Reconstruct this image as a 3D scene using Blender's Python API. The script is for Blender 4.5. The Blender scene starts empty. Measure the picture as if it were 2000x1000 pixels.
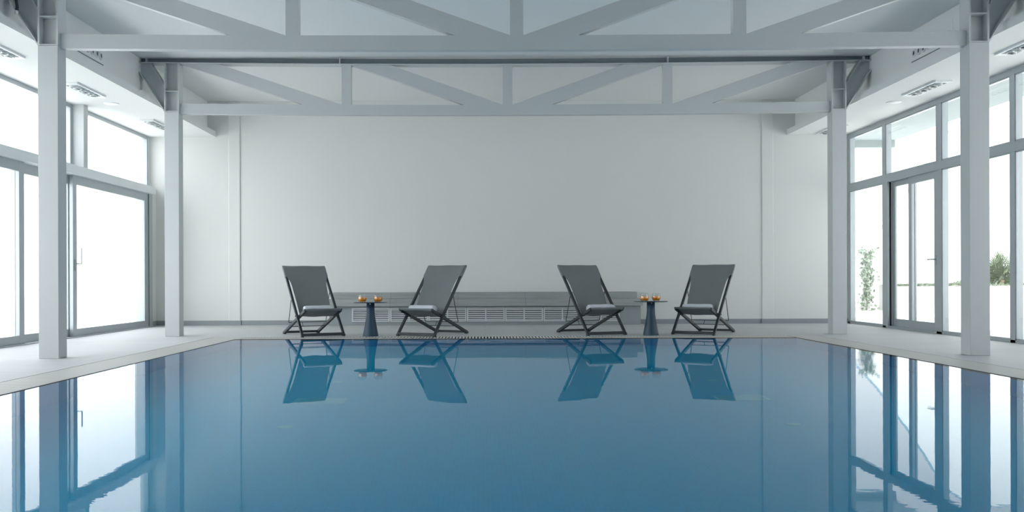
import bpy, math, random
from mathutils import Vector, Matrix

# ------------------------------------------------------------------ camera, world, sun, exposure
sc = bpy.context.scene
COL = sc.collection
cam_data = bpy.data.cameras.new('camera')
cam = bpy.data.objects.new('camera', cam_data)
COL.objects.link(cam)
cam.location = (0, 0, 0.80)
cam.rotation_euler = (math.radians(90), 0.0034, 0)
cam_data.sensor_width = 36
cam_data.lens = 1850 * 36 / 2000
cam_data.shift_x = 0.0265
cam_data.shift_y = 0.0235
cam_data.clip_start = 0.05
cam_data.clip_end = 400
sc.camera = cam

world = bpy.data.worlds.new('sky')
sc.world = world
world.use_nodes = True
wn = world.node_tree.nodes
bg = wn['Background']
bg.inputs[0].default_value = (0.935, 0.955, 0.985, 1)
bg.inputs[1].default_value = 4.0
# the sky is brighter on the left (-X) side of the building
wl_ = world.node_tree.links
wtc = wn.new('ShaderNodeTexCoord'); wsx = wn.new('ShaderNodeSeparateXYZ'); wmr = wn.new('ShaderNodeMapRange')
wmr.inputs['From Min'].default_value = -0.6; wmr.inputs['From Max'].default_value = 0.6
wmr.inputs['To Min'].default_value = 5.5; wmr.inputs['To Max'].default_value = 2.4
wl_.new(wtc.outputs['Generated'], wsx.inputs[0]); wl_.new(wsx.outputs[0], wmr.inputs[0]); wl_.new(wmr.outputs[0], bg.inputs[1])

sun_data = bpy.data.lights.new('sun', 'SUN')
sun_data.energy = 7.0
sun_data.angle = 0.02
sun_data.color = (1.0, 0.98, 0.95)
sun = bpy.data.objects.new('sun', sun_data)
COL.objects.link(sun)
sun.rotation_euler = (math.radians(38), 0, 0)          # shines towards +Y and down
sun.location = (0, -10, 12)

vs = sc.view_settings
vs.view_transform = 'Standard'
vs.look = 'None'
vs.gamma = 1.0
vs.use_curve_mapping = False
vs.exposure = 0.0
try:
    sc.cycles.max_bounces = 14
    sc.cycles.diffuse_bounces = 7
    sc.cycles.glossy_bounces = 6
    sc.cycles.transmission_bounces = 10
    sc.cycles.transparent_max_bounces = 16
    sc.cycles.use_denoising = True
    sc.cycles.sample_clamp_indirect = 12
except Exception:
    pass

# ------------------------------------------------------------------ layout numbers (metres)
XL, XR = -5.93, 6.55           # inner faces of the side walls
YB, YF = 17.10, -4.0           # back wall, wall behind the camera
ZS, ZC = 3.40, 4.04            # bay soffit, main ceiling
FL, FR = -4.85, 5.46           # edges of the side soffits
PXL, PXR, PYN, PYF = -3.42, 4.27, 0.6, 12.98     # pool water
GW = 0.44                      # overflow grating width
COLX = [(-4.63, -4.42), (5.03, 5.24)]
COLY = [(9.82, 10.02), (13.70, 13.90)]

# ------------------------------------------------------------------ materials
def rgb(c): return (c[0], c[1], c[2], 1)

def nt(name):
    m = bpy.data.materials.new(name); m.use_nodes = True
    return m, m.node_tree.nodes, m.node_tree.links, m.node_tree.nodes['Principled BSDF']

def paint(name, c, rough=0.6, noise=0.03, scale=6.0, bump=0.0, metallic=0.0, stretch=(1, 1, 1), spec=0.5, bscale=None):
    m, n, l, b = nt(name)
    tc = n.new('ShaderNodeTexCoord'); mp = n.new('ShaderNodeMapping')
    mp.inputs['Scale'].default_value = stretch
    nz = n.new('ShaderNodeTexNoise'); nz.inputs['Scale'].default_value = scale; nz.inputs['Detail'].default_value = 4
    mx = n.new('ShaderNodeMix'); mx.data_type = 'RGBA'
    mx.inputs[6].default_value = rgb([max(0, v * (1 - noise)) for v in c])
    mx.inputs[7].default_value = rgb([min(1, v * (1 + noise)) for v in c])
    l.new(tc.outputs['Object'], mp.inputs[0]); l.new(mp.outputs[0], nz.inputs['Vector'])
    l.new(nz.outputs[0], mx.inputs[0]); l.new(mx.outputs[2], b.inputs['Base Color'])
    b.inputs['Roughness'].default_value = rough
    b.inputs['Metallic'].default_value = metallic
    b.inputs['Specular IOR Level'].default_value = spec
    if bump:
        bn = n.new('ShaderNodeBump'); bn.inputs['Distance'].default_value = bump; bn.inputs['Strength'].default_value = 0.6
        nb = n.new('ShaderNodeTexNoise'); nb.inputs['Scale'].default_value = bscale or scale * 12; nb.inputs['Detail'].default_value = 3
        l.new(mp.outputs[0], nb.inputs['Vector']); l.new(nb.outputs[0], bn.inputs['Height']); l.new(bn.outputs[0], b.inputs['Normal'])
    return m

def thin_glass(name, tint=(0.97, 0.985, 0.98), f0=0.05):
    m, n, l, b = nt(name); n.remove(b)
    out = n['Material Output']
    geo = n.new('ShaderNodeNewGeometry')
    dot = n.new('ShaderNodeVectorMath'); dot.operation = 'DOT_PRODUCT'
    ab = n.new('ShaderNodeMath'); ab.operation = 'ABSOLUTE'
    om = n.new('ShaderNodeMath'); om.operation = 'SUBTRACT'; om.inputs[0].default_value = 1.0
    pw = n.new('ShaderNodeMath'); pw.operation = 'POWER'; pw.inputs[1].default_value = 5.0
    ma = n.new('ShaderNodeMath'); ma.operation = 'MULTIPLY_ADD'; ma.inputs[1].default_value = 1 - f0; ma.inputs[2].default_value = f0
    tr = n.new('ShaderNodeBsdfTransparent'); tr.inputs[0].default_value = rgb(tint)
    gl = n.new('ShaderNodeBsdfGlossy'); gl.inputs['Roughness'].default_value = 0.0
    mx = n.new('ShaderNodeMixShader')
    l.new(geo.outputs['Incoming'], dot.inputs[0]); l.new(geo.outputs['Normal'], dot.inputs[1])
    l.new(dot.outputs['Value'], ab.inputs[0]); l.new(ab.outputs[0], om.inputs[1]); l.new(om.outputs[0], pw.inputs[0])
    l.new(pw.outputs[0], ma.inputs[0]); l.new(ma.outputs[0], mx.inputs[0])
    l.new(tr.outputs[0], mx.inputs[1]); l.new(gl.outputs[0], mx.inputs[2]); l.new(mx.outputs[0], out.inputs['Surface'])
    return m

def tiles(name, c1, c2, mortar, bw, bh, ms, rough, offset=0.5, streak=0.0, axes='XY', rowvar=True, bump=0.0):
    """planks / tiles in object space; bw x bh in metres"""
    m, n, l, b = nt(name)
    tc = n.new('ShaderNodeTexCoord'); src = tc.outputs['Object']
    if axes != 'XY':
        sp = n.new('ShaderNodeSeparateXYZ'); cb = n.new('ShaderNodeCombineXYZ')
        l.new(src, sp.inputs[0]); l.new(sp.outputs[axes[0]], cb.inputs[0]); l.new(sp.outputs[axes[1]], cb.inputs[1]); src = cb.outputs[0]
    br = n.new('ShaderNodeTexBrick'); br.offset = offset
    br.inputs['Color1'].default_value = rgb(c1); br.inputs['Color2'].default_value = rgb(c2); br.inputs['Mortar'].default_value = rgb(mortar)
    br.inputs['Scale'].default_value = 1.0; br.inputs['Mortar Size'].default_value = ms
    br.inputs['Brick Width'].default_value = bw; br.inputs['Row Height'].default_value = bh
    l.new(src, br.inputs['Vector'])
    last = br.outputs['Color']
    if streak:
        mp = n.new('ShaderNodeMapping'); mp.inputs['Scale'].default_value = (0.7, 14, 1)
        nz = n.new('ShaderNodeTexNoise'); nz.inputs['Scale'].default_value = 2.2; nz.inputs['Detail'].default_value = 5
        rp = n.new('ShaderNodeMapRange'); rp.inputs['To Min'].default_value = 1 - streak; rp.inputs['To Max'].default_value = 1 + streak
        rp.inputs['From Min'].default_value = 0.25; rp.inputs['From Max'].default_value = 0.75
        mu = n.new('ShaderNodeVectorMath'); mu.operation = 'SCALE'
        l.new(src, mp.inputs[0]); l.new(mp.outputs[0], nz.inputs['Vector']); l.new(nz.outputs[0], rp.inputs[0])
        l.new(last, mu.inputs[0]); l.new(rp.outputs[0], mu.inputs['Scale']); last = mu.outputs[0]
    l.new(last, b.inputs['Base Color'])
    b.inputs['Roughness'].default_value = rough
    if bump:
        bn = n.new('ShaderNodeBump'); bn.inputs['Distance'].default_value = bump; bn.invert = True
        l.new(br.outputs['Fac'], bn.inputs['Height']); l.new(bn.outputs[0], b.inputs['Normal'])
    return m

M = {}
M['wall'] = paint('white_wall_plaster', (0.695, 0.705, 0.69), 0.85, 0.012, 0.8, 0.0006, spec=0.2)
M['ceiling'] = paint('white_ceiling_paint', (0.74, 0.75, 0.745), 0.9, 0.01, 0.8, spec=0.2)
M['steel'] = paint('pale_grey_steel_paint', (0.52, 0.54, 0.545), 0.42, 0.02, 3.0, 0.0004, bscale=60)
M['steel_shade'] = paint('shade_darkened_steel', (0.17, 0.21, 0.23), 0.6, 0.02, 3.0)  # steel darkened so that the shade is in the colour
M['alu'] = paint('grey_aluminium', (0.42, 0.46, 0.48), 0.38, 0.02, 4.0, metallic=0.25)
M['alu_white'] = paint('white_aluminium', (0.74, 0.77, 0.78), 0.4, 0.01, 4.0)
M['slot_shade'] = paint('black_slot_shade', (0.012, 0.016, 0.02), 0.6)  # black standing for the shade inside door slots and grooves
M['glass'] = thin_glass('window_glass')
M['deck'] = tiles('pale_deck_planks', (0.46, 0.47, 0.475), (0.43, 0.44, 0.45), (0.34, 0.35, 0.355), 1.2, 0.6, 0.004, 0.62, 0.33, 0.05)
M['grate'] = paint('pale_grating', (0.52, 0.52, 0.50), 0.5, 0.03, 8.0)
M['trough'] = paint('gutter_shade_dark', (0.05, 0.065, 0.07), 0.7)  # dark colour carries the shade between the grating slats
M['mosaic'] = tiles('blue_pool_mosaic', (0.003, 0.60, 0.97), (0.002, 0.57, 0.94), (0.01, 0.64, 0.97), 0.025, 0.025, 0.0015, 0.35, 0.0)
M['bench'] = tiles('grey_wood_look_tile', (0.33, 0.35, 0.345), (0.29, 0.31, 0.31), (0.21, 0.22, 0.22), 1.2, 3.0, 0.004, 0.45, 0.4, 0.16, axes='XZ')
M['bench_plain'] = paint('grey_stone_body', (0.30, 0.335, 0.345), 0.5, 0.05, 3.0)
M['skirt'] = paint('grey_baseboard_tile', (0.27, 0.30, 0.315), 0.5, 0.08, 2.0)
M['grille'] = paint('pale_grille_paint', (0.62, 0.65, 0.66), 0.45, 0.01, 4.0)
M['dark'] = paint('opening_shade_dark', (0.03, 0.035, 0.04), 0.8)  # near-black colour for the shade inside holes
M['frame'] = paint('charcoal_chair_frame', (0.016, 0.024, 0.030), 0.5, 0.06, 12.0, 0.0002)
M['wire'] = paint('dark_wire', (0.05, 0.06, 0.07), 0.35, metallic=0.6)
M['table'] = paint('slate_blue_table_paint', (0.018, 0.052, 0.088), 0.5, 0.05, 10.0)
M['table_top'] = paint('dark_table_top', (0.020, 0.030, 0.038), 0.3, 0.05, 10.0)
M['towel'] = paint('white_towel', (0.60, 0.62, 0.67), 0.95, 0.06, 30.0, 0.004, bscale=220)
M['spot'] = paint('grey_spot_cup', (0.50, 0.54, 0.54), 0.35)
M['lens'] = paint('dark_spot_lens', (0.04, 0.05, 0.06), 0.2)
M['tumbler'] = thin_glass('tumbler_glass', (0.97, 0.985, 0.985), 0.07)
M['hose'] = paint('black_conduit', (0.010, 0.016, 0.024), 0.35)
M['outwhite'] = paint('white_render', (0.84, 0.86, 0.86), 0.8, 0.015, 1.0)
M['ground'] = tiles('pale_terrace_paving', (0.82, 0.83, 0.82), (0.79, 0.80, 0.79), (0.70, 0.71, 0.70), 0.6, 0.6, 0.006, 0.7)
M['soil'] = paint('dry_soil', (0.40, 0.36, 0.30), 0.95, 0.35, 9.0, 0.02)
M['leaf'] = paint('green_leaf', (0.13, 0.17, 0.12), 0.55, 0.4, 3.0)
M['palmleaf'] = paint('palm_frond_green', (0.17, 0.22, 0.13), 0.5, 0.4, 3.0)
M['bark'] = paint('palm_bark', (0.20, 0.16, 0.11), 0.9, 0.3, 12.0)
M['coping'] = paint('pale_blue_coping', (0.22, 0.32, 0.37), 0.6)

def sling_mat():
    m, n, l, b = nt('grey_mesh_sling')
    tc = n.new('ShaderNodeTexCoord')
    wv = n.new('ShaderNodeTexWave'); wv.inputs['Scale'].default_value = 160; wv.bands_direction = 'X'
    nz = n.new('ShaderNodeTexNoise'); nz.inputs['Scale'].default_value = 3
    mx = n.new('ShaderNodeMix'); mx.data_type = 'RGBA'
    mx.inputs[6].default_value = (0.20, 0.22, 0.225, 1); mx.inputs[7].default_value = (0.245, 0.265, 0.27, 1)
    l.new(tc.outputs['Object'], wv.inputs['Vector']); l.new(tc.outputs['Object'], nz.inputs['Vector'])
    l.new(nz.outputs[0], mx.inputs[0]); l.new(mx.outputs[2], b.inputs['Base Color'])
    b.inputs['Roughness'].default_value = 0.7
    bn = n.new('ShaderNodeBump'); bn.inputs['Distance'].default_value = 0.0005
    l.new(wv.outputs[1], bn.inputs['Height']); l.new(bn.outputs[0], b.inputs['Normal'])
    tl = n.new('ShaderNodeBsdfTranslucent'); tl.inputs[0].default_value = (0.30, 0.33, 0.34, 1)
    ms = n.new('ShaderNodeMixShader'); ms.inputs[0].default_value = 0.22
    l.new(b.outputs[0], ms.inputs[1]); l.new(tl.outputs[0], ms.inputs[2]); l.new(ms.outputs[0], n['Material Output'].inputs['Surface'])
    return m
M['sling'] = sling_mat()

def juice_mat():
    m, n, l, b = nt('orange_juice')
    b.inputs['Base Color'].default_value = (0.95, 0.33, 0.008, 1); b.inputs['Roughness'].default_value = 0.25
    b.inputs['Subsurface Weight'].default_value = 0.15; b.inputs['Subsurface Radius'].default_value = (0.03, 0.012, 0.003)
    return m
M['juice'] = juice_mat()

def water_mat():
    m, n, l, b = nt('still_pool_water'); n.remove(b)
    out = n['Material Output']
    g = n.new('ShaderNodeMixShader')
    rf = n.new('ShaderNodeBsdfRefraction'); rf.inputs['IOR'].default_value = 1.33; rf.inputs['Roughness'].default_value = 0.0
    gs = n.new('ShaderNodeBsdfGlossy'); gs.inputs['Roughness'].default_value = 0.0
    fr = n.new('ShaderNodeFresnel'); fr.inputs['IOR'].default_value = 1.33
    pw = n.new('ShaderNodeMath'); pw.operation = 'POWER'; pw.inputs[1].default_value = 1.38
    l.new(fr.outputs[0], pw.inputs[0]); l.new(pw.outputs[0], g.inputs[0]); l.new(rf.outputs[0], g.inputs[1]); l.new(gs.outputs[0], g.inputs[2])
    tc = n.new('ShaderNodeTexCoord')
    mp = n.new('ShaderNodeMapping'); mp.inputs['Scale'].default_value = (1.0, 1.6, 1)
    n1 = n.new('ShaderNodeTexNoise'); n1.inputs['Scale'].default_value = 1.1; n1.inputs['Detail'].default_value = 2
    n2 = n.new('ShaderNodeTexNoise'); n2.inputs['Scale'].default_value = 9; n2.inputs['Detail'].default_value = 2
    n3 = n.new('ShaderNodeTexNoise'); n3.inputs['Scale'].default_value = 0.35; n3.inputs['Detail'].default_value = 1
    rr = n.new('ShaderNodeMapRange'); rr.inputs['From Min'].default_value = 0.42; rr.inputs['From Max'].default_value = 0.68
    rr.inputs['To Min'].default_value = 0.15; rr.inputs['To Max'].default_value = 1.0
    mm = n.new('ShaderNodeMath'); mm.operation = 'MULTIPLY'
    l.new(tc.outputs['Object'], mp.inputs[0])
    for q in (n1, n2): l.new(mp.outputs[0], q.inputs['Vector'])
    l.new(tc.outputs['Object'], n3.inputs['Vector'])
    l.new(n3.outputs[0], rr.inputs[0]); l.new(n2.outputs[0], mm.inputs[0]); l.new(rr.outputs[0], mm.inputs[1])
    b1 = n.new('ShaderNodeBump'); b1.inputs['Distance'].default_value = 0.0005; b1.inputs['Strength'].default_value = 1
    b2 = n.new('ShaderNodeBump'); b2.inputs['Distance'].default_value = 0.00024; b2.inputs['Strength'].default_value = 1
    l.new(n1.outputs[0], b1.inputs['Height']); l.new(mm.outputs[0], b2.inputs['Height']); l.new(b1.outputs[0], b2.inputs['Normal'])
    for q in (rf, gs, fr): l.new(b2.outputs[0], q.inputs['Normal'])
    l.new(g.outputs[0], out.inputs['Surface'])
    return m
M['water'] = water_mat()

# ------------------------------------------------------------------ mesh helpers
class MB:
    def __init__(s): s.v = []; s.f = []; s.sm = []
    def add(s, vs_, fs, smooth=False):
        k = len(s.v); s.v += [tuple(p) for p in vs_]
        for q in fs: s.f.append(tuple(i + k for i in q)); s.sm.append(smooth)
        return s
    def box(s, x0, x1, y0, y1, z0, z1):
        x0, x1 = min(x0, x1), max(x0, x1); y0, y1 = min(y0, y1), max(y0, y1); z0, z1 = min(z0, z1), max(z0, z1)
        return s.add([(x0, y0, z0), (x1, y0, z0), (x1, y1, z0), (x0, y1, z0), (x0, y0, z1), (x1, y0, z1), (x1, y1, z1), (x0, y1, z1)],
                     [(0, 3, 2, 1), (4, 5, 6, 7), (0, 1, 5, 4), (1, 2, 6, 5), (2, 3, 7, 6), (3, 0, 4, 7)])
    def bar(s, a, b, w, h, side=(1, 0, 0)):
        """rectangular bar from a to b; w along 'side', h across"""
        a = Vector(a); b = Vector(b); d = (b - a).normalized()
        sd = Vector(side); sd = (sd - d * sd.dot(d)).normalized(); up = d.cross(sd).normalized()
        c = [(-1, -1), (1, -1), (1, 1), (-1, 1)]
        vs_ = [a + sd * (w / 2 * i) + up * (h / 2 * j) for i, j in c] + [b + sd * (w / 2 * i) + up * (h / 2 * j) for i, j in c]
        return s.add(vs_, [(0, 1, 2, 3), (7, 6, 5, 4), (0, 4, 5, 1), (1, 5, 6, 2), (2, 6, 7, 3), (3, 7, 4, 0)])
    def tube(s, pts, r, n=10, caps=True):
        pts = [Vector(p) for p in pts]; rings = []; ref = None
        for i, p in enumerate(pts):
            d = (pts[min(i + 1, len(pts) - 1)] - pts[max(i - 1, 0)]).normalized()
            if ref is None: ref = Vector((0, 0, 1)) if abs(d.z) < 0.9 else Vector((1, 0, 0))
            u = (ref - d * ref.dot(d)).normalized(); w = d.cross(u); ref = u
            rr = r[i] if isinstance(r, (list, tuple)) else r
            rings.append([p + u * (rr * math.cos(2 * math.pi * k / n)) + w * (rr * math.sin(2 * math.pi * k / n)) for k in range(n)])
        vs_ = [q for ring in rings for q in ring]; fs = []
        for i in range(len(pts) - 1):
            for k in range(n): fs.append((i * n + k, i * n + (k + 1) % n, (i + 1) * n + (k + 1) % n, (i + 1) * n + k))
        s.add(vs_, fs, True)
        if caps:
            s.add(rings[0], [tuple(range(n - 1, -1, -1))]); s.add(rings[-1], [tuple(range(n))])
        return s
    def lathe(s, prof, n=32, c=(0, 0, 0), smooth=True, closed=False):
        vs_ = [(c[0] + r * math.cos(2 * math.pi * k / n), c[1] + r * math.sin(2 * math.pi * k / n), c[2] + z) for r, z in prof for k in range(n)]
        m_ = len(prof); fs = []
        for i in range(m_ if closed else m_ - 1):
            j = (i + 1) % m_
            for k in range(n): fs.append((i * n + k, i * n + (k + 1) % n, j * n + (k + 1) % n, j * n + k))
        return s.add(vs_, fs, smooth)
    def prism(s, poly, d0, d1, fn):
        """polygon (a,b) extruded between d0 and d1; fn(a,b,d)->xyz"""
        n = len(poly); vs_ = [fn(a, b, d0) for a, b in poly] + [fn(a, b, d1) for a, b in poly]
        fs = [tuple(range(n - 1, -1, -1)), tuple(range(n, 2 * n))] + [(i, (i + 1) % n, n + (i + 1) % n, n + i) for i in range(n)]
        return s.add(vs_, fs)
    def build(s, name, mat, parent=None, bevel=0.0, fix=False):
        me = bpy.data.meshes.new(name); me.from_pydata(s.v, [], s.f); me.materials.append(mat)
        me.polygons.foreach_set('use_smooth', s.sm); me.update()
        if fix:
            import bmesh
            bm = bmesh.new(); bm.from_mesh(me); bmesh.ops.recalc_face_normals(bm, faces=bm.faces); bm.to_mesh(me); bm.free()
        o = bpy.data.objects.new(name, me); COL.objects.link(o)
        if parent: o.parent = parent
        if bevel:
            b = o.modifiers.new('bevel', 'BEVEL'); b.width = bevel; b.segments = 2; b.limit_method = 'ANGLE'
        return o

def empty(name, loc=(0, 0, 0), rz=0):
    o = bpy.data.objects.new(name, None); COL.objects.link(o)
    o.location = loc; o.rotation_euler = (0, 0, rz); o.empty_display_size = 0.1
    return o

def tag(o, label=None, cat=None, group=None, kind=None):
    if label: o['label'] = label
    if cat: o['category'] = cat
    if group: o['group'] = group
    if kind: o['kind'] = kind
    return o

KIDS = {}
def copy_tree(o, parent=None):
    c = o.copy(); COL.objects.link(c); c.parent = parent
    for ch in [x for x in list(COL.objects) if x.parent == o]: copy_tree(ch, c)
    return c

def struct(mb, name, mat, parent=None, **k):
    o = mb.build(name, mat, parent, **k)
    if not parent: o['kind'] = 'structure'
    return o

# ------------------------------------------------------------------ the shell
fl = MB()
GX0, GX1, GY0, GY1 = PXL - GW, PXR + GW, PYN - GW, PYF + GW
fl.box(XL - 0.25, GX0, YF - 0.2, YB, -0.25, 0)
fl.box(GX1, XR + 0.25, YF - 0.2, YB, -0.25, 0)
fl.box(GX0, GX1, GY1, YB, -0.25, 0)
fl.box(GX0, GX1, YF - 0.2, GY0, -0.25, 0)
struct(fl, 'floor', M['deck'])

basin = MB()
ZB = -1.25; wt = 0.06
basin.box(PXL - wt, PXR + wt, PYN - wt, PYF + wt, ZB - 0.1, ZB)
basin.box(PXL - wt, PXL, PYN - wt, PYF + wt, ZB, -0.037)
basin.box(PXR, PXR + wt, PYN - wt, PYF + wt, ZB, -0.037)
basin.box(PXL, PXR, PYF, PYF + wt, ZB, -0.037)
basin.box(PXL, PXR, PYN - wt, PYN, ZB, -0.037)
tag(struct(basin, 'pool_basin', M['mosaic']), 'pool basin lined with small blue mosaic tiles under the water', 'pool', kind='structure')

gut = MB()
for (x0, x1, y0, y1) in ((GX0, PXL - wt, GY0, GY1), (PXR + wt, GX1, GY0, GY1), (PXL - wt, PXR + wt, PYF + wt, GY1), (PXL - wt, PXR + wt, GY0, PYN - wt)):
    gut.box(x0, x1, y0, y1, -0.24, -0.16)
struct(gut, 'trim_1', M['trough'])

wat = MB()
wat.add([(PXL, PYN, -0.004), (PXR, PYN, -0.004), (PXR, PYF, -0.004), (PXL, PYF, -0.004)], [(0, 1, 2, 3)])
tag(wat.build('pool_water', M['water']), 'still blue pool water mirroring the hall', 'water', kind='stuff')

M['fitting'] = paint('pale_blue_pool_fitting', (0.09, 0.74, 0.97), 0.4)
for i, (x, y, lab) in enumerate(((-1.345, 7.70, 'left'), (2.095, 7.76, 'right'))):
    m = MB(); m.box(-0.21, 0.21, -0.15, 0.15, 0, 0.012)
    for k in range(9): m.box(-0.19, 0.19, -0.13 + k * 0.03, -0.118 + k * 0.03, 0.012, 0.018)
    o = m.build('pool_drain', M['fitting']); o.location = (x, y, ZB)
    tag(o, 'pale blue rectangular drain cover on the pool floor, the %s one of two' % lab, 'drain', 'drain covers on the pool floor')
for x, side in ((-1.385, 'left'), (2.13, 'right')):
    for y, w_ in ((6.56, 'nearer the camera'), (8.90, 'further away')):
        m = MB(); m.lathe([(0.055, 0), (0.055, 0.008), (0.045, 0.014), (0.001, 0.016)], 24)
        o = m.build('floor_inlet', M['fitting']); o.location = (x, y, ZB)
        tag(o, 'small round pale blue inlet in the pool floor, %s row, %s' % (side, w_), 'pool inlet', 'round inlets in the pool floor')

def grating(axis, e0, e1, a0, a1, label):
    """slats perpendicular to the pool edge. axis 'x': edge runs along x from a0 to a1, slats span y e0..e1"""
    g = empty('overflow_grating', ((a0 + a1) / 2, (e0 + e1) / 2, 0) if axis == 'x' else ((e0 + e1) / 2, (a0 + a1) / 2, 0))
    tag(g, label, 'grating')
    ox, oy = g.location.x, g.location.y
    m = MB(); p = a0; pitch, w = 0.045, 0.026
    def bx(mb, pa, pb, ea, eb, z0, z1):
        if axis == 'x': mb.box(pa - ox, pb - ox, ea - oy, eb - oy, z0, z1)
        else: mb.box(ea - ox, eb - ox, pa - oy, pb - oy, z0, z1)
    i0, i1 = (e0 + 0.05, e1 - 0.05)
    while p + w < a1:
        bx(m, p, p + w, e0 + (0.014 if e0 == GX0 else 0.009), e1 - (0.009 if e0 == GX0 else 0.014), -0.035, 0.0); p += pitch
    m.build('slats', M['grate'], g)
    r = MB()
    for ea, eb in ((e0, e0 + 0.05), (e1 - 0.05, e1 - 0.012)): bx(r, a0, a1, ea, eb, -0.16, -0.036)
    lo, hi = (e0, e1) if (e0, e1) != (GX0, PXL) else (e1, e0)
    out = hi
    ea, eb = (out - 0.012, out) if hi > lo else (out, out + 0.012)
    bx(r, a0, a1, ea, eb, -0.16, -0.002)
    ea, eb = (e0, e0 + 0.008) if hi > lo else (e1 - 0.008, e1)
    bx(r, a0, a1, ea, eb, -0.05, -0.001)
    r.build('shade_dark_rim', M['trough'], g)  # rim coloured dark as the slat gaps look in shade
    return g
grating('x', PYF, GY1, PXL, PXR, 'pale slatted overflow grating along the far edge of the pool, before the chairs')
grating('y', GX0, PXL, GY0, GY1, 'pale slatted overflow grating along the left edge of the pool')
grating('y', PXR, GX1, GY0, GY1, 'pale slatted overflow grating along the right edge of the pool')

wb = MB(); wb.box(XL - 0.3, XR + 0.11, YB, YB + 0.25, -0.25, ZC + 0.2)
struct(wb, 'wall_back', M['wall'])
wf = MB(); wf.box(XL - 0.3, XR + 0.3, YF - 0.25, YF, -0.25, ZC + 0.2)
struct(wf, 'wall_front', M['wall'])
ce = MB(); ce.box(XL - 0.3, XR + 0.3, YF - 0.25, YB + 0.25, ZC, ZC + 0.25)
struct(ce, 'ceiling', M['ceiling'])
for side, xe, xw in (('left', FL, XL), ('right', FR, XR)):
    sg = 1 if side == 'left' else -1
    b = MB()
    ow = 0.3 if side == 'left' else 0.10
    b.box(xe, xw - ow * sg, YF, YB, ZS, ZS + 0.10)                          # soffit slab with its small lip
    b.box(xe - 0.15 * sg, xe - 0.27 * sg, YF, YB, ZS + 0.10, ZC)             # upright face of the bulkhead
    b.box(xw, xw - ow * sg, YF, YB, ZS + 0.10, ZC)
    struct(b, 'ceiling_bulkhead_' + side, M['ceiling'])

# pilasters and baseboards on the back wall
for i, (a, b_) in enumerate(((-4.62, -4.41), (5.00, 5.21))):
    p = MB(); p.box(a, b_, YB - 0.022, YB, 0, ZC); struct(p, 'trim_%d' % (i + 2), M['wall'], bevel=0.012)
bb = MB()
for a, b_ in ((XL, -4.62), (-4.41, -2.80), (2.80, 5.0), (5.21, XR)): bb.box(a, b_, YB - 0.014, YB, 0, 0.085)
for a, b_ in ((-4.62, -4.41), (5.00, 5.21)): bb.box(a - 0.012, b_ + 0.012, YB - 0.036, YB - 0.022, 0, 0.085)
struct(bb, 'baseboard_back', M['skirt'])

# ------------------------------------------------------------------ left glazed wall
H0, H1 = 2.325, 2.455        # header
wl = MB()
wl.box(XL, XL - 0.25, 16.71, YB, 0, H0)                 # solid strip at the far corner
wl.box(XL, XL - 0.25, 16.71, YB, H0, H1); wl.box(XL - 0.12, XL - 0.25, 17.04, YB, H1, ZS)
wl.box(XL, XL - 0.25, YF, 3.1, 0, ZS)
struct(wl, 'wall_left', M['wall'])
bl = MB(); bl.box(XL, XL + 0.012, 16.72, YB - 0.014, 0, 0.085); struct(bl, 'baseboard_left', M['skirt'])
hd = MB(); hd.box(XL + 0.13, XL - 0.20, 3.1, 16.71, H0, H1); struct(hd, 'trim_4', M['alu_white'], bevel=0.004)

def frame_rect(mb, x0, x1, y0, y1, z0, z1, t, tb=None):
    tb = tb or t
    mb.box(x0, x1, y0, y0 + t, z0, z1); mb.box(x0, x1, y1 - t, y1, z0, z1)
    mb.box(x0, x1, y0 + t, y1 - t, z0, z0 + tb); mb.box(x0, x1, y0 + t, y1 - t, z1 - t, z1)

nwin = [0]; ndoor = [0]
def fixed_window(x, sg, y0, y1, z0, z1, t=0.05, depth=0.10, glass_in=0.02, tb=None):
    nwin[0] += 1
    e = empty('window_%d' % nwin[0], (x, (y0 + y1) / 2, z0)); e['kind'] = 'structure'
    oy = e.location.y
    f = MB(); frame_rect(f, 0, sg * depth, y0 - oy, y1 - oy, 0, z1 - z0, t, tb); f.build('frame', M['alu'], e)
    g = MB(); g.box(sg * glass_in, sg * (glass_in + 0.008), y0 - oy + t, y1 - oy - t, (tb or t), z1 - z0 - t); g.build('pane', M['glass'], e)
    return e

posts = MB()
yb = [17.04, 14.05, 13.90, 10.15, 10.0, 6.25, 6.10, 3.10]
for k in range(0, len(yb), 2):
    fixed_window(XL - 0.12, -1, yb[k + 1], yb[k], H1, ZS, 0.06, 0.08)
    if k + 2 < len(yb): posts.box(XL + 0.05, XL - 0.20, yb[k + 2], yb[k + 1], H1, ZS)
struct(posts, 'trim_5', M['steel'])

def leaf(parent, x, y0, y1, z0, z1, t, tb, depth=0.05, sg=-1, name='sliding_leaf'):
    ox, oy, oz = parent.location
    l_ = MB(); frame_rect(l_, x - ox, x + sg * depth - ox, y0 - oy, y1 - oy, z0 - oz, z1 - oz, t, tb)
    o = l_.build(name, M['alu'], parent, bevel=0.003)
    g = MB(); g.box(x + sg * 0.02 - ox, x + sg * 0.028 - ox, y0 + t - oy, y1 - t - oy, z0 + tb - oz, z1 - t - oz)
    g.build('pane', M['glass'], o)
    return o

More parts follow.
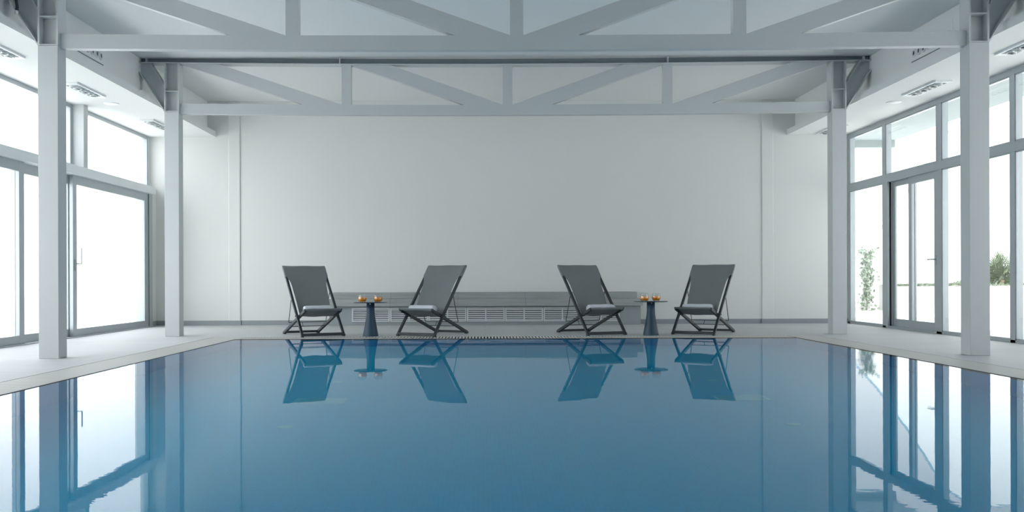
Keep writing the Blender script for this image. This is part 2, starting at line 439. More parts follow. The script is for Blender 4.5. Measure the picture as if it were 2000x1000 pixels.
def left_door(y0, y1, split, handle, jamb=False):
    ndoor[0] += 1
    d = empty('door_%d' % ndoor[0], (XL, (y0 + y1) / 2, 0)); d['kind'] = 'structure'
    oy = d.location.y
    f = MB()
    if jamb: f.box(0.07, -0.16, y1 - 0.16 - oy, y1 - oy, 0, H0)
    f.box(0.12, -0.16, y0 - oy, y1 - oy, 0.0, 0.012)
    f.build('track_frame', M['alu'], d)
    if jamb:
        g = MB()
        for xa, xb in ((0.066, 0.054), (0.036, 0.028), (0.010, -0.004)): g.box(xa, xb, y1 - 0.164 - oy, y1 - 0.16 - oy, 0.012, H0)
        g.build('slot_shade_strip', M['slot_shade'], d)  # black strips painted as the shade in the jamb grooves
    a = leaf(d, XL + 0.05, split, y1 - (0.20 if jamb else 0.0), 0.012, H0, 0.13, 0.105)
    leaf(d, XL - 0.02, y0 + (0 if y0 < 4 else -0.10), split + 0.13, 0.012, H0, 0.13, 0.105)
    if handle:
        h = MB()
        hx = 0.05
        h.box(hx, hx + 0.012, split + 0.05 - oy, split + 0.085 - oy, 0.95, 1.12)
        h.tube([(hx, split + 0.07 - oy, 1.055), (hx + 0.09, split + 0.07 - oy, 1.055)], 0.010)
        h.tube([(hx + 0.09, split + 0.07 - oy, 1.045), (hx + 0.09, split + 0.07 - oy, 1.28)], 0.009)
        h.build('handle', M['alu'], a)
    return d
left_door(12.10, 16.71, 13.53, True, True)
left_door(7.60, 12.10, 9.20, False)
left_door(3.10, 7.60, 5.30, False)

# ------------------------------------------------------------------ right glazed wall
T0, T1 = 2.37, 2.49
mul = [(17.00, 17.10), (15.475, 15.60), (13.58, 13.74), (11.70, 11.81), (9.82, 9.93), (7.94, 8.05), (6.06, 6.17), (4.18, 4.29), (3.0, 3.1)]
mm_ = MB()
for a, b_ in mul: mm_.box(XR, XR + 0.10, a, b_, 0, ZS)
mm_.box(XR - 0.003, XR + 0.10, 3.0, YB, T0, T1)
mm_.box(XR, XR + 0.10, 3.0, YB, 0, 0.035)
mm_.box(XR - 0.003, XR + 0.10, 3.0, YB, ZS - 0.075, ZS)
struct(mm_, 'trim_6', M['alu'])
wr = MB(); wr.box(XR, XR + 0.25, YF, 3.0, 0, ZS); struct(wr, 'wall_right', M['wall'])
def rpane(y0, y1, z0, z1):
    nwin[0] += 1
    g = MB(); g.box(XR + 0.02, XR + 0.028, y0, y1, z0, z1)
    e = g.build('window_%d' % nwin[0], M['glass']); e['kind'] = 'structure'
    f = MB()
    for (ya, yb_, za, zb) in ((y0, y0 + 0.018, z0, z1), (y1 - 0.018, y1, z0, z1), (y0, y1, z0, z0 + 0.018), (y0, y1, z1 - 0.018, z1)):
        f.box(XR + 0.006, XR + 0.019, ya, yb_, za, zb)
    f.build('glazing_bead', M['alu'], e)
for k in range(len(mul) - 1):
    y0, y1 = mul[k + 1][1], mul[k][0]
    rpane(y0, y1, T1, ZS - 0.075)
    if k != 1: rpane(y0, y1, 0.035, T0)
ndoor[0] += 1
rd = empty('door_%d' % ndoor[0], (XR, 14.6, 0)); rd['kind'] = 'structure'
l1 = leaf(rd, XR + 0.075, 14.58, 15.37, 0.035, T0, 0.085, 0.12, 0.03, 1)
l2 = leaf(rd, XR + 0.02, 13.74, 14.69, 0.035, T0, 0.11, 0.12, 0.045, 1)
f = MB(); f.box(0.0, 0.03, 0.80, 0.875, 0.035, T0); f.box(0.055, 0.075, 0.78, 0.875, 0.035, T0); f.build('track_frame', M['alu'], rd)
f = MB(); f.box(0.032, 0.10, 0.79, 0.875, 0.035, T0); f.build('slot_shade_strip', M['slot_shade'], rd)  # black filler standing for the dark of the open slot
h = MB()
h.box(0.008, 0.02, -0.83, -0.80, 0.99, 1.14)
h.tube([(0.015, -0.815, 1.08), (-0.055, -0.815, 1.08)], 0.010)
h.tube([(-0.055, -0.825, 1.08), (-0.055, -0.70, 1.08)], 0.010)
h.build('handle', M['alu'], l2)

# ------------------------------------------------------------------ columns
def column(cx, cy, label):
    c = empty('steel_column', (cx, cy, 0)); tag(c, label, 'column', 'steel columns beside the pool')
    m = MB(); m.box(-0.104, 0.104, -0.098, 0.098, 0, 3.25); m.build('cladding', M['steel'], c, bevel=0.004)
    m = MB()
    m.box(-0.105, -0.086, -0.10, 0.10, 3.25, 3.95); m.box(0.086, 0.105, -0.10, 0.10, 3.25, 3.95)
    m.box(-0.086, 0.086, -0.006, 0.006, 3.25, 3.95)
    m.build('upper_section', M['steel'], c)
    for z in (3.252, 3.545):
        m = MB(); m.box(-0.0855, 0.0855, -0.098, 0.098, z, z + 0.012); m.build('stiffener', M['steel'], c)
    return c
names = {(0, 0): 'pale grey steel column on the left deck, nearer the camera', (1, 0): 'pale grey steel column on the right deck, nearer the camera',
         (0, 1): 'pale grey steel column on the left deck, nearer the back wall', (1, 1): 'pale grey steel column on the right deck, nearer the back wall'}
for i, (a, b_) in enumerate(COLX):
    for j, (c, d) in enumerate(COLY):
        column((a + b_) / 2, (c + d) / 2, names[(i, j)])

# ------------------------------------------------------------------ trusses
def truss(yc, label, sag):
    t = empty('roof_truss', (0.305, yc, 3.2)); tag(t, label, 'truss', 'white steel roof trusses over the pool')
    X0, X1 = COLX[0][1] - 0.305, COLX[1][0] - 0.305       # clear span, local
    Z0 = 0.0; hb = 0.15; ztop = 0.755                     # bottom chord 3.20-3.35, top chord underside about 3.955
    def sg(x): return -sag * (1 - (x / X1) ** 2)
    N = 24
    def chord(zlo, zhi, yh, x0, x1, s=1.0):
        m = MB(); vs_ = []; fs = []
        for i in range(N + 1):
            x = x0 + (x1 - x0) * i / N; d = sg(x) * s
            vs_ += [(x, -yh, zlo + d), (x, yh, zlo + d), (x, yh, zhi + d), (x, -yh, zhi + d)]
        for i in range(N):
            a = 4 * i
            for k in range(4): fs.append((a + k, a + (k + 1) % 4, a + 4 + (k + 1) % 4, a + 4 + k))
        fs += [(3, 2, 1, 0), (4 * N, 4 * N + 1, 4 * N + 2, 4 * N + 3)]
        m.add(vs_, fs); return m
    chord(Z0 + 0.03, Z0 + 0.03 + hb, 0.05, X0 + 0.002, X1 - 0.002).build('bottom_chord', M['steel'], t, fix=True)
    x0, x1 = FL - 0.15 - 0.305 + 0.002, FR + 0.15 - 0.305 - 0.002
    tc = empty('top_chord', (0, 0, 0)); tc.parent = t
    chord(ztop, ztop + 0.012, 0.09, x0, x1).build('lower_flange', M['steel'], tc, fix=True)
    chord(ztop + 0.012, 0.835 + 0.02, 0.006, x0, x1).build('web', M['steel_shade'], tc, fix=True)  # web lies in shade, put into its dark colour
    for x in (-2.40, 2.36, x0 + 0.10, x1 - 0.10):
        m = MB(); m.box(x - 0.005, x + 0.005, -0.088, -0.006, ztop + 0.012 + sg(x), 0.83); m.build('stiffener', M['steel'], tc)
    vx = (-2.305, 0.035, 2.36); w = 0.138
    for x in vx:
        m = MB(); m.box(x - w / 2, x + w / 2, -0.05, 0.05, Z0 + 0.03 + hb + sg(x), ztop + sg(x)); m.build('vertical', M['steel'], t)
    def diag(xa, xb):
        """lower edge starts at (xa, top); upper edge ends at (xb, bottom)"""
        zb = Z0 + 0.03 + hb; s = 1 if xb > xa else -1
        k = 0.57 * s
        pa = [(xa, ztop + sg(xa)), (xa + k, ztop + sg(xa + k)), (xb, zb + sg(xb)), (xb - k, zb + sg(xb - k))]
        m = MB(); m.prism(pa, -0.05, 0.05, lambda a, b, d: (a, d, b)); m.build('diagonal', M['steel'], t, fix=True)
    diag(X0 + 0.0, vx[0] - w / 2); diag(vx[0] + w / 2, vx[1] - w / 2)
    diag(X1 - 0.0, vx[2] + w / 2); diag(vx[2] - w / 2, vx[1] + w / 2)
    # knee braces from the columns up to the bulkheads (I section seen side on)
    for s, xc in ((-1, COLX[0][0] - 0.305), (1, COLX[1][1] - 0.305)):
        z0 = 0.05; zt = ztop
        kx = 0.235; z1 = 0.64; xe = xc + s * 0.375
        k = MB()
        # web polygon
        k.prism([(xc, z0), (xe, z1), (xe, zt), (xc + s * 0.21, zt), (xc, zt - 0.33)], -0.005, 0.005, lambda a, b, d: (a, d, b))
        k.bar((xc, 0, z0 + 0.005), (xe, 0, z1 + 0.005), 0.17, 0.012, (0, 1, 0))
        k.bar((xc, 0, zt - 0.33), (xc + s * 0.21, 0, zt), 0.17, 0.012, (0, 1, 0))
        k.build('knee_brace', M['steel'], t, fix=True)
    return t
truss(9.92, 'pale steel truss nearest the camera, its top cut off by the frame', 0.030)
truss(13.80, 'pale steel truss further back with its shaded top chord against the ceiling', 0.035)

# black conduit on the near left knee brace
cb = MB()
cb.tube([(-4.87, 9.78, 4.02), (-4.86, 9.78, 3.85), (-4.835, 9.78, 3.74), (-4.82, 9.78, 3.64), (-4.825, 9.78, 3.60)], 0.015, 12)
o = tag(cb.build('electrical_conduit', M['hose']), 'black conduit hanging on the near left knee brace', 'cable')
cb = MB(); cb.tube([(-4.825, 9.78, 3.60), (-4.832, 9.78, 3.565)], 0.018, 12); cb.build('connector', M['alu_white'], o)

# ------------------------------------------------------------------ things in the ceilings
def spot_panel(cx, y0, y1, label):
    p = empty('recessed_spotlight_panel', (cx, (y0 + y1) / 2, ZS)); tag(p, label, 'ceiling light', 'recessed multi spot panels in the side soffits')
    L = (y1 - y0) / 2; W = 0.11
    m = MB()
    for a in ((-W, W, -L, -L + 0.09), (-W, W, L - 0.09, L), (-W, -W + 0.025, -L + 0.09, L - 0.09), (W - 0.025, W, -L + 0.09, L - 0.09)):
        m.box(a[0], a[1], a[2], a[3], -0.022, 0)
    m.build('frame', M['alu_white'], p)
    m = MB(); m.box(-W + 0.025, W - 0.025, -L + 0.09, L - 0.09, -0.006, 0); m.build('tray', M['alu_white'], p)
    for k in range(6):
        y = -L + 0.09 + (2 * L - 0.18) * (k + 0.5) / 6
        tx = 0.35 * (1 if k % 2 else -0.4); ty = (0.3, -0.2, 0.25, -0.3, 0.1, -0.15)[k]
        R_ = 0.058
        m = MB(); m.lathe([(R_, 0.0), (R_, -0.024), (R_ * 0.92, -0.029), (R_ * 0.70, -0.029), (R_ * 0.66, -0.026), (0.001, -0.026)], 24)
        c = m.build('spot', M['spot'], p); c.location = (0.0, y, -0.0065); c.rotation_euler = (ty * 0.4, tx * 0.3, 0)
        m = MB(); m.lathe([(0.001, -0.0262), (R_ * 0.65, -0.0262), (R_ * 0.60, -0.0300), (0.001, -0.0325)], 24); m.build('lens', M['lens'], c)
    return p
spot_panel(-5.42, 10.0, 10.97, 'recessed spotlight strip in the left soffit, leftmost in view beside the near column')
spot_panel(-5.42, 12.35, 13.30, 'recessed spotlight strip in the left soffit, just right of the near column')
spot_panel(-5.42, 15.2, 16.15, 'recessed spotlight strip in the left soffit, half hidden by the far left column')
spot_panel(6.02, 10.0, 10.97, 'recessed spotlight strip in the right soffit, rightmost in view beside the near column')
spot_panel(6.02, 12.40, 13.40, 'recessed spotlight strip in the right soffit, fully visible left of the near column')
spot_panel(6.02, 15.95, 16.90, 'recessed spotlight strip in the right soffit, by the back wall behind the far column')

for x, y, lab in ((-5.45, 13.85, 'round white ceiling speaker in the left soffit'), (6.03, 13.95, 'round white ceiling speaker in the right soffit')):
    m = MB(); m.lathe([(0.108, 0), (0.108, -0.004), (0.10, -0.008), (0.001, -0.009)], 32)
    o = m.build('ceiling_speaker', M['alu_white']); o.location = (x, y, ZS); tag(o, lab, 'speaker')

def nozzle_panel(x, sg, y0, y1, label):
    p = empty('air_diffuser', (x, (y0 + y1) / 2, 3.78)); tag(p, label, 'air vent')
    L = (y1 - y0) / 2
    m = MB(); m.box(0, sg * 0.003, -L, L, -0.14, 0.14); m.build('panel', M['ceiling'], p)
    m = MB(); m.box(0, sg * 0.010, -L, L, -0.150, -0.141); m.build('reveal', M['steel_shade'], p)
    n = 8
    for k in range(n):
        y = L - 0.09 - k * 0.132
        m = MB(); m.lathe([(0.052, 0.0), (0.052, 0.012), (0.044, 0.022), (0.036, 0.022), (0.034, 0.006)], 24)
        c = m.build('nozzle', M['ceiling'], p); c.location = (sg * 0.003, y, -0.045); c.rotation_euler = (0, sg * math.pi / 2, 0)
        m = MB(); m.lathe([(0.001, 0.008), (0.034, 0.008)], 24); m.add([(0, 0, 0.0081)], []); m.build('nozzle_shade_disc', M['dark'], c)  # flat dark disc in place of the shade in the hole
    return p
nozzle_panel(FL - 0.15, 1, 11.33, 12.42, 'white nozzle air diffuser in the left bulkhead face')
nozzle_panel(FR + 0.15, -1, 11.33, 12.42, 'white nozzle air diffuser in the right bulkhead face')

# ------------------------------------------------------------------ stepped bench with grilles
BX0, BX1 = -2.80, 2.80
bn = empty('stone_bench', (0, 17.0, 0)); tag(bn, 'long stepped grey tiled bench along the back wall behind the chairs', 'bench')
m = MB(); m.box(BX0 + 0.03, BX1 - 0.03, -0.15, 0.099, 0, 0.34); m.build('base', M['bench_plain'], bn)
m = MB(); m.box(BX0, BX1, -0.25, 0.099, 0.34, 0.47); m.build('lower_step', M['bench'], bn, bevel=0.004)
m = MB(); m.box(BX0 + 0.08, BX1 - 0.08, -0.08, 0.099, 0.47, 0.585); m.build('upper_step', M['bench'], bn, bevel=0.004)

def grille():
    g = empty('vent_grille', (0, 16.85, 0.065)); W, Hh = 0.336, 0.245
    m = MB(); t = 0.022
    m.box(-W, -W + t, -0.018, 0, 0, Hh); m.box(W - t, W, -0.018, 0, 0, Hh)
    m.box(-W + t, W - t, -0.018, 0, 0, t); m.box(-W + t, W - t, -0.018, 0, Hh - t, Hh); m.box(-0.010, 0.010, -0.018, 0, t, Hh - t)
    m.build('frame', M['grille'], g)
    m = MB(); m.box(-W + t, W - t, -0.002, 0, t, Hh - t); m.build('opening_shade_plate', M['dark'], g)  # dark backing plate, shade behind the louvers put into its colour
    for s in (-1, 1):
        m = MB(); n = 6; a, b_ = (0.010, W - t) if s > 0 else (-W + t, -0.010)
        for k in range(n):
            z = t + (Hh - 2 * t) * (k + 0.5) / n
            m.bar((a, -0.009, z), (b_, -0.009, z), 0.020, 0.005, (0, 0.45, 1))
        m.build('louvers', M['grille'], g)
    return g
gp = [(686.8 + 37.4 + 74.8 * k - 947) / 1850 * 16.85 for k in range(7)]
gnames = ['behind the left side table', 'between left table and second chair', 'partly behind the second chair', 'just right of the second chair',
          'just left of the third chair', 'behind the third chair back', 'at the right end of the bench']
g0 = grille()
for k, x in enumerate(gp):
    g = g0 if k == 0 else copy_tree(g0)
    g.location.x = x
    tag(g, 'pale louvred vent grille, ' + gnames[k], 'vent', 'louvred grilles in the bench front')

# ------------------------------------------------------------------ chairs
def make_chair():
    """local axes: +y is behind the sitter (image depth when unturned), -y faces the camera; origin = line of the front feet"""
    c = empty('deck_chair')
    def P(x, s, z): return (x, -s, z)            # s forward
    wA, wB = 0.307, 0.262
    At, Af = (-0.875, 1.005), (0.0, 0.018)
    Bf, Br = (0.0, 0.378), (-1.00, 0.018)
    for sx in (-1, 1):
        m = MB(); m.bar(P(sx * wA, At[0], At[1]), P(sx * wA, Af[0], Af[1]), 0.036, 0.034); m.box(sx * wA - 0.02, sx * wA + 0.02, -0.02, 0.03, 0, 0.03)
        m.build('long_rail', M['frame'], c, bevel=0.005)
        m = MB(); m.bar(P(sx * wB, Bf[0], Bf[1]), P(sx * wB, Br[0], Br[1]), 0.036, 0.044); m.box(sx * wB - 0.02, sx * wB + 0.02, 0.955, 1.02, 0, 0.03)
        m.build('seat_rail', M['frame'], c, bevel=0.005)
        m = MB(); cs = -0.872 * 0.291; m.tube([(sx * 0.235, -cs, 0.291), (sx * 0.332, -cs, 0.291)], 0.013, 14); m.build('pivot_bolt', M['wire'], c)
    m = MB(); m.box(-wA, wA, -0.008, 0.022, 0.010, 0.054); m.build('front_crossbar', M['frame'], c, bevel=0.004)
    m = MB(); m.box(-wB, wB, 0.95, 0.98, 0.012, 0.046); m.build('rear_crossbar', M['frame'], c, bevel=0.004)
    m = MB(); m.box(-wB - 0.02, wB + 0.02, -0.012, 0.022, 0.372, 0.398); m.build('seat_bar', M['frame'], c, bevel=0.004)
    m = MB(); m.bar(P(-wA, At[0] + 0.01, At[1] - 0.012), P(wA, At[0] + 0.01, At[1] - 0.012), 0.03, 0.02, (0, 0, 1)); m.build('top_bar', M['frame'], c)
    # wire stay behind: hangs from the long rails and rests on the seat rails
    piv = (-0.872 * 0.62, 0.62); low = (-0.70, 0.185)
    pts = [P(-wA + 0.02, *piv), P(-wA + 0.02, *low), P(wA - 0.02, *low), P(wA - 0.02, *piv)]
    m = MB()
    for a, b_ in zip(pts[:-1], pts[1:]): m.tube([a, b_], 0.0055, 8)
    m.build('wire_stay', M['wire'], c)
    m = MB(); q = (-0.66, 0.125); m.tube([P(-wB, *q), P(wB, *q)], 0.006, 8)
    m.tube([P(0.10 - wB + 0.28 - 0.20, *q), P(0.10 - wB + 0.28 - 0.20, -0.70, 0.185)], 0.005, 8)
    m.build('stay_bar', M['wire'], c)
    # sling fabric: profile (s, z)
    prof = [(-0.910, 0.995), (-0.886, 1.032), (-0.846, 1.016), (-0.784, 0.948), (-0.708, 0.862), (-0.648, 0.785), (-0.575, 0.680), (-0.50, 0.575), (-0.44, 0.490), (-0.395, 0.415), (-0.355, 0.345), (-0.320, 0.300), (-0.275, 0.283), (-0.22, 0.292), (-0.14, 0.325), (-0.06, 0.365), (-0.015, 0.398), (0.012, 0.402), (0.020, 0.385), (0.008, 0.366)]
    def width(i):
        z = prof[i][1]; s = prof[i][0]
        if i <= 3: return 0.329
        if i == 4: return 0.318
        if i == 5: return 0.272
        if s > -0.30: return 0.240 if i < 15 else 0.268
        t = (prof[5][1] - z) / (prof[5][1] - 0.30)
        return 0.272 - 0.034 * max(0, min(1, t))
    nx = 14; vs_ = []; fs = []
    for i, (s, z) in enumerate(prof):
        w = width(i)
        for k in range(nx + 1):
            u = -1 + 2 * k / nx
            dip = 0.0
            if 0 < i < 4: dip = 0.006 * (1 - u * u)
            elif 4 <= i <= 11: dip = 0.022 * (1 - u * u)
            elif i < 16: dip = 0.012 * (1 - u * u)
            # sag perpendicular to the cloth (backwards / down)
            vs_.append(P(w * u, s - dip * 0.75, z - dip * 0.6 + 0.003 * math.sin(5 * u + i)))
    for i in range(len(prof) - 1):
        for k in range(nx):
            a = i * (nx + 1) + k; fs.append((a, a + 1, a + nx + 2, a + nx + 1))
    m = MB(); m.add(vs_, fs, True); o = m.build('sling', M['sling'], c)
    so = o.modifiers.new('thick', 'SOLIDIFY'); so.thickness = 0.003; so.offset = 1
    ss = o.modifiers.new('sub', 'SUBSURF'); ss.levels = 1; ss.render_levels = 2
    # sleeve wrapped round the tops of the long rails
    m = MB()
    for sx in (-1, 1):
        m.bar(P(sx * wA, -0.875, 1.006), P(sx * wA, -0.735, 0.850), 0.046, 0.044)
    m.build('rail_sleeve', M['sling'], c, bevel=0.006)
    return c

poses = [(-2.305, 13.50, 0.507), (-0.984, 13.46, -0.503), (1.749, 13.60, 0.409), (2.994, 13.63, -0.577)]
clabels = ['grey sling deck chair left of the left side table, turned to the right', 'grey sling deck chair right of the left side table, turned to the left',
           'grey sling deck chair left of the right side table, turned to the right', 'grey sling deck chair right of the right side table, rightmost of the four']
ch0 = make_chair()
chairs = []
for i, (x, y, a) in enumerate(poses):
    c = ch0 if i == 0 else copy_tree(ch0)
    c.location = (x, y, 0.001); c.rotation_euler = (0, 0, a)
    tag(c, clabels[i], 'chair', 'folding sling deck chairs by the pool')
    chairs.append(c)

# rolled towels on the seats
def towel_mesh():
    m = MB(); L = 0.215; n = 26; R_ = 0.060
    prof = []
    rings = []
    xs = [-L, -L + 0.01, -L + 0.03, -0.1, 0, 0.1, L - 0.03, L - 0.01, L]
    rs = [0.80, 0.95, 1.0, 1.02, 0.985, 1.02, 1.0, 0.95, 0.80]
    vs_ = []; fs = []
    for i, (x, r) in enumerate(zip(xs, rs)):
        for k in range(n):
            a = 2 * math.pi * k / n
            rr = R_ * r * (1 + 0.03 * math.sin(3 * a + i * 0.7))
            zz = rr * math.sin(a)
            vs_.append((x + 0.004 * math.sin(2 * a + 1), rr * math.cos(a) * 1.08, zz * 0.92))
    for i in range(len(xs) - 1):
        for k in range(n): fs.append((i * n + k, i * n + (k + 1) % n, (i + 1) * n + (k + 1) % n, (i + 1) * n + k))
    m.add(vs_, fs, True)
    # spiral ends
    for sx, base in ((-1, 0), (1, len(xs) - 1)):
        for turn in range(3):
            r0 = R_ * 0.80 * (1 - turn / 3); r1 = R_ * 0.80 * (1 - (turn + 0.8) / 3); r2 = R_ * 0.80 * (1 - (turn + 1) / 3)
            x0 = sx * L; xg = sx * (L - 0.010)
            for k in range(n):
                a, b_ = 2 * math.pi * k / n, 2 * math.pi * (k + 1) / n
                q = lambda r, t, x: (x, r * math.cos(t) * 1.08, r * math.sin(t) * 0.92)
                m.add([q(r0, a, x0), q(r0, b_, x0), q(r1, b_, x0 + sx * 0.003), q(r1, a, x0 + sx * 0.003)], [(0, 1, 2, 3)])
                m.add([q(r1, a, x0 + sx * 0.003), q(r1, b_, x0 + sx * 0.003), q(max(r2, 0.0006), b_, xg if turn < 2 else x0), q(max(r2, 0.0006), a, xg if turn < 2 else x0)], [(0, 1, 2, 3)])
    return m
tl = ['rolled white towel on the seat of the leftmost deck chair', 'rolled white towel with its spiral end showing, on the second chair from the left',
      'rolled white towel on the seat of the third chair from the left', 'rolled white towel on the seat of the rightmost deck chair']
tw0 = towel_mesh().build('rolled_towel', M['towel'], fix=True)
for i, (x, y, a) in enumerate(poses):
    t = tw0 if i == 0 else tw0.copy()
    if i: COL.objects.link(t)
    s = -0.185; lx = (-0.01, 0.0, 0.01, 0.0)[i]
    t.location = (x + math.cos(a) * lx + math.sin(a) * s, y + math.sin(a) * lx - math.cos(a) * s, 0.385)
    t.rotation_euler = (0, 0, a + (0.03, -0.04, 0.02, 0.05)[i])
    tag(t, tl[i], 'towel', 'rolled towels on the deck chairs')

# ------------------------------------------------------------------ side tables and drinks
def table(x, y, label):
    t = empty('side_table', (x, y, 0)); tag(t, label, 'table', 'round slate blue side tables')
    m = MB(); m.lathe([(0.001, 0.0), (0.112, 0.0), (0.112, 0.006), (0.087, 0.14), (0.068, 0.25), (0.0605, 0.30), (0.058, 0.34), (0.057, 0.478), (0.001, 0.478)], 48)
    m.build('pedestal', M['table'], t)
    m = MB(); m.lathe([(0.001, 0.478), (0.225, 0.478), (0.241, 0.4825), (0.242, 0.486), (0.239, 0.489), (0.001, 0.489)], 64)
    m.build('tabletop', M['table_top'], t)
    m = MB(); m.lathe([(0.001, 0), (0.008, 0.0), (0.008, 0.006), (0.001, 0.007)], 16); o = m.build('bright_hole_disc', M['alu_white'], t)  # white disc drawn for a small bright hole in the pedestal
    o.location = (0, -0.0575, 0.463); o.rotation_euler = (math.pi / 2, 0, 0)
table(-1.645, 13.62, 'slate blue pedestal side table between the two left deck chairs')
table(2.385, 13.62, 'slate blue pedestal side table between the two right deck chairs')

def drink():
    g = MB()
    out = [(0.001, 0.0), (0.030, 0.0), (0.040, 0.004), (0.052, 0.020), (0.0575, 0.040), (0.056, 0.060), (0.050, 0.082), (0.043, 0.104)]
    inn = [(0.0415, 0.104), (0.0485, 0.082), (0.0545, 0.060), (0.056, 0.040), (0.0505, 0.021), (0.038, 0.0075), (0.001, 0.0065)]
    g.lathe(out + inn, 36)
    o = g.build('juice_glass', M['tumbler'])
    j = MB(); j.lathe([(0.001, 0.0075), (0.036, 0.0085), (0.0490, 0.0215), (0.0543, 0.040), (0.0530, 0.062), (0.001, 0.062)], 36)
    j.build('orange_juice', M['juice'], o)
    return o
spots = [((707.5 - 947) / 1850 * 13.56, 13.56), ((738.3 - 947) / 1850 * 13.62, 13.62), ((1258.5 - 947) / 1850 * 13.56, 13.56), ((1281.5 - 947) / 1850 * 13.64, 13.64)]
dl = ['stemless glass of orange juice on the left table, left of the pair', 'stemless glass of orange juice on the left table, right of the pair',
      'stemless glass of orange juice on the right table, left of the pair', 'stemless glass of orange juice on the right table, right of the pair']
d0 = drink()
for i, (x, y) in enumerate(spots):
    d = d0 if i == 0 else copy_tree(d0)
    d.location = (x, y, 0.4892); d.scale = (1.1, 1.1, 1.12); tag(d, dl[i], 'glass', 'glasses of orange juice on the side tables')

# ------------------------------------------------------------------ outdoors
g = MB(); g.box(-80, XL - 0.25, -60, 90, -0.30, -0.03); g.box(XR + 0.25, 90, -60, 90, -0.30, -0.03); g.box(XL - 0.25, XR + 0.25, YB + 0.25, 90, -0.30, -0.03)
g.box(XL - 0.25, XR + 0.25, -60, YF - 0.2, -0.30, -0.03)
tag(struct(g, 'terrace_ground', M['ground']), 'pale paved terrace outside the windows', 'ground', kind='structure')
cn = MB(); cn.box(XR + 0.10, 8.0, YF, 18.6, 3.50, 3.70); cn.box(XR + 0.10, 8.0, 18.45, 18.6, 3.36, 3.50)
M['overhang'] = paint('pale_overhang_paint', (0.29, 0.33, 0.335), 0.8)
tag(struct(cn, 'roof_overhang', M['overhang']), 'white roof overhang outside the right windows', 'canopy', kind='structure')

def op(px, py, Y): return ((px - 947) / 1850 * Y, Y, 0.8 + (544.3 - py) / 1850 * Y)
# tall white garden wall whose left edge rises in a curve
YW = 23.2
curve = [op(*q, YW) for q in ((1640, 548), (1667, 512), (1690, 489), (1722, 452), (1747, 416), (1787, 362), (1820, 308), (1858, 257), (1885, 238), (1935, 230), (2100, 229), (2300, 229))]
w = MB(); poly = [(c[0], c[2]) for c in curve]
w.prism([(poly[-1][0], -0.05), (poly[0][0], -0.05)] + poly, YW, YW + 0.25, lambda a, b, d: (a, d, b))
gw = w.build('garden_wall', M['outwhite'], fix=True)
tag(gw, 'tall white garden wall with a curved rising edge, outside on the right', 'wall', kind='structure')
w = MB(); w.tube([(c[0], YW + 0.1, c[2]) for c in curve], 0.045, 8); w.build('coping', M['coping'], gw)

# raised planting bed
pb = MB(); x0 = op(1757, 560, 22.0)[0]
pb.box(x0, 24, 22.0, 22.2, -0.03, 0.615)
pw_ = tag(pb.build('planter_wall', M['outwhite']), 'low white retaining wall of the raised bed outside on the right', 'wall', kind='structure')
sb = MB(); N = 60; random.seed(5); vs_ = []; fs = []
for i in range(N + 1):
    x = x0 + 0.01 + (23.9 - x0) * i / N
    for j in range(5):
        y = 22.2 + (23.19 - 22.2) * j / 4
        vs_.append((x, y, 0.60 + 0.03 * random.random() + 0.05 * j / 4))
for i in range(N):
    for j in range(4): a = i * 5 + j; fs.append((a, a + 5, a + 6, a + 1))
sb.add(vs_, fs, True)
tag(sb.build('soil', M['soil']), 'dry soil filling the raised bed around the palm', 'soil', kind='stuff')
s2 = MB(); vs_ = []; fs = []; xa, xb = op(1664, 610, 22.7)[0], op(1760, 610, 22.7)[0] + 0.3
for i in range(31):
    x = xa + (xb - xa) * i / 30
    for j in range(5):
        y = 22.2 + 1.0 * j / 4
        vs_.append((x, y, -0.028 + (0.03 + 0.04 * random.random() if 0 < j < 4 and 0 < i < 30 else 0)))
for i in range(30):
    for j in range(4): a = i * 5 + j; fs.append((a, a + 5, a + 6, a + 1))
s2.add(vs_, fs, True)
tag(s2.build('soil_strip', M['soil']), 'strip of dry soil at the foot of the climbing vine', 'soil', kind='stuff')

def leafq(m, c, d, n_, L, W):
    d = Vector(d).normalized(); n_ = Vector(n_); sd = d.cross(n_)
    if sd.length < 1e-3: sd = d.cross(Vector((0, 0, 1)))
    sd.normalize(); c = Vector(c); up = sd.cross(d) * (L * 0.12)
    m.add([c, c + d * L * 0.45 + sd * W / 2 + up, c + d * L, c + d * L * 0.45 - sd * W / 2 + up, c + d * L * 0.5], [(0, 1, 4), (1, 2, 4), (2, 3, 4), (3, 0, 4)], True)

random.seed(11)
vx, _, _ = op(1692, 600, 23.1)
vn = MB(); pts = []
for i in range(16):
    z = -0.03 + 1.58 * i / 15; pts.append((vx + 0.04 * math.sin(i * 0.9), 23.12 + 0.02 * math.sin(i), z))
vn.tube(pts, 0.010, 6)
vine = tag(vn.build('climbing_vine', M['bark']), 'thin green vine climbing the white garden wall outside', 'plant')
lf = MB()
for i in range(330):
    z = random.random() ** 0.9 * 1.55; wz = 0.12 + 0.05 * math.sin(z * 9)
    if random.random() < 0.15: wz += 0.12
    c = (vx + random.uniform(-wz, wz), 23.10 - random.uniform(0, 0.10), z)
    leafq(lf, c, (random.uniform(-1, 1), random.uniform(-0.5, 0), random.uniform(-1, 0.6)), (0.2, -1, 0.2), random.uniform(0.06, 0.11), random.uniform(0.05, 0.08))
lf.build('foliage', M['leaf'], vine)

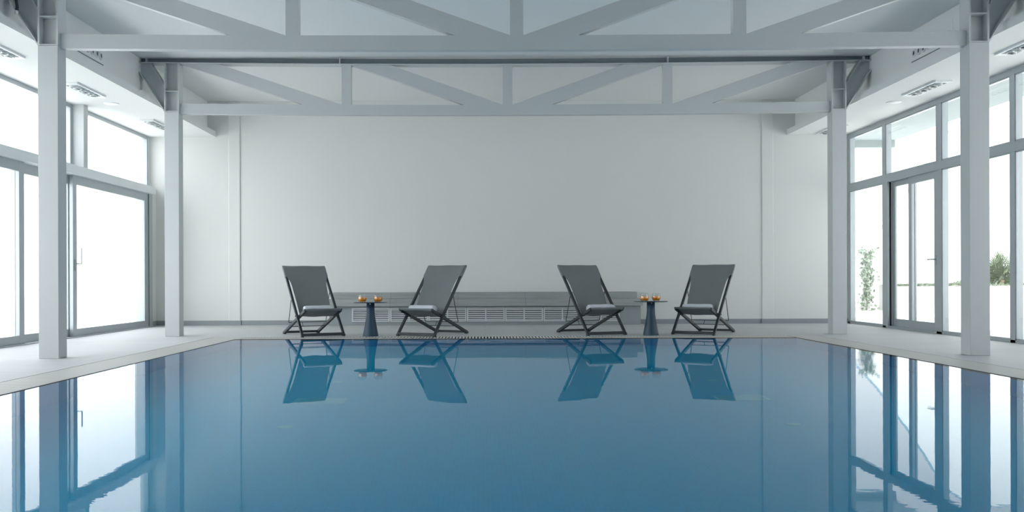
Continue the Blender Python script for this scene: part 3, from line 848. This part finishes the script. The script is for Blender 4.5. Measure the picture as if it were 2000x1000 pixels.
# fan palm
px, py, pz = op(1955, 549, 22.75)
palm = empty('fan_palm', (px, py, 0.62)); tag(palm, 'small green fan palm in the raised bed outside on the right', 'plant')
m = MB(); m.tube([(0, 0, -0.02), (0.01, 0, 0.08), (0, 0, 0.18)], [0.07, 0.07, 0.04], 12); m.build('trunk', M['bark'], palm)
random.seed(3)
for k in range(48):
    az = random.uniform(0, 2 * math.pi); el = math.radians(random.uniform(-5, 88)); L = random.uniform(0.05, 0.60) * (0.6 + 0.4 * math.sin(el) if el > 0 else 0.6)
    d = Vector((math.cos(az) * math.cos(el), math.sin(az) * math.cos(el) * 0.45, math.sin(el)))
    base = Vector((0, 0, 0.06 + 0.12 * random.random())); tip = base + d * L
    m = MB(); m.tube([base, tip], 0.006, 5)
    sd = d.cross(Vector((random.uniform(-.3, .3), -1, 0.2))).normalized(); nn = sd.cross(d)
    for j in range(11):
        a = (-1 + 2 * j / 10) * 1.25
        dd = d * math.cos(a) + sd * math.sin(a)
        leafq(m, tip, dd + Vector((0, 0, -0.05)), nn, 0.30 * (0.75 + 0.25 * math.cos(a)) * random.uniform(.8, 1.1), 0.015)
    m.build('frond', M['palmleaf'], palm)

# low ground cover behind the planter edge
lf = MB(); random.seed(8)
for i in range(800):
    u = random.random(); pxx = 1752 + 135 * u; Y = 22.3 + 0.5 * random.random()
    x = (pxx - 947) / 1850 * Y; hmax = 0.02 + 0.11 * max(0, (u - 0.25)) * (0.6 + 0.4 * math.sin(u * 23))
    z = 0.62 + random.random() * hmax
    leafq(lf, (x, Y, z), (random.uniform(-1, 1), random.uniform(-1, 0.2), random.uniform(0, 1)), (0, -1, 0.5), random.uniform(0.04, 0.08), random.uniform(0.02, 0.04))
for i in range(500):
    Y = 22.3 + 0.7 * random.random(); x = (random.uniform(1890, 2040) - 947) / 1850 * Y
    leafq(lf, (x, Y, 0.62 + 0.03 * random.random()), (random.uniform(-1, 1), random.uniform(-1, 0.2), random.uniform(0, 1)), (0, -1, 0.5), random.uniform(0.04, 0.08), 0.03)
tag(lf.build('ground_cover', M['leaf']), 'low green ground cover along the raised bed outside', 'plant', kind='stuff')
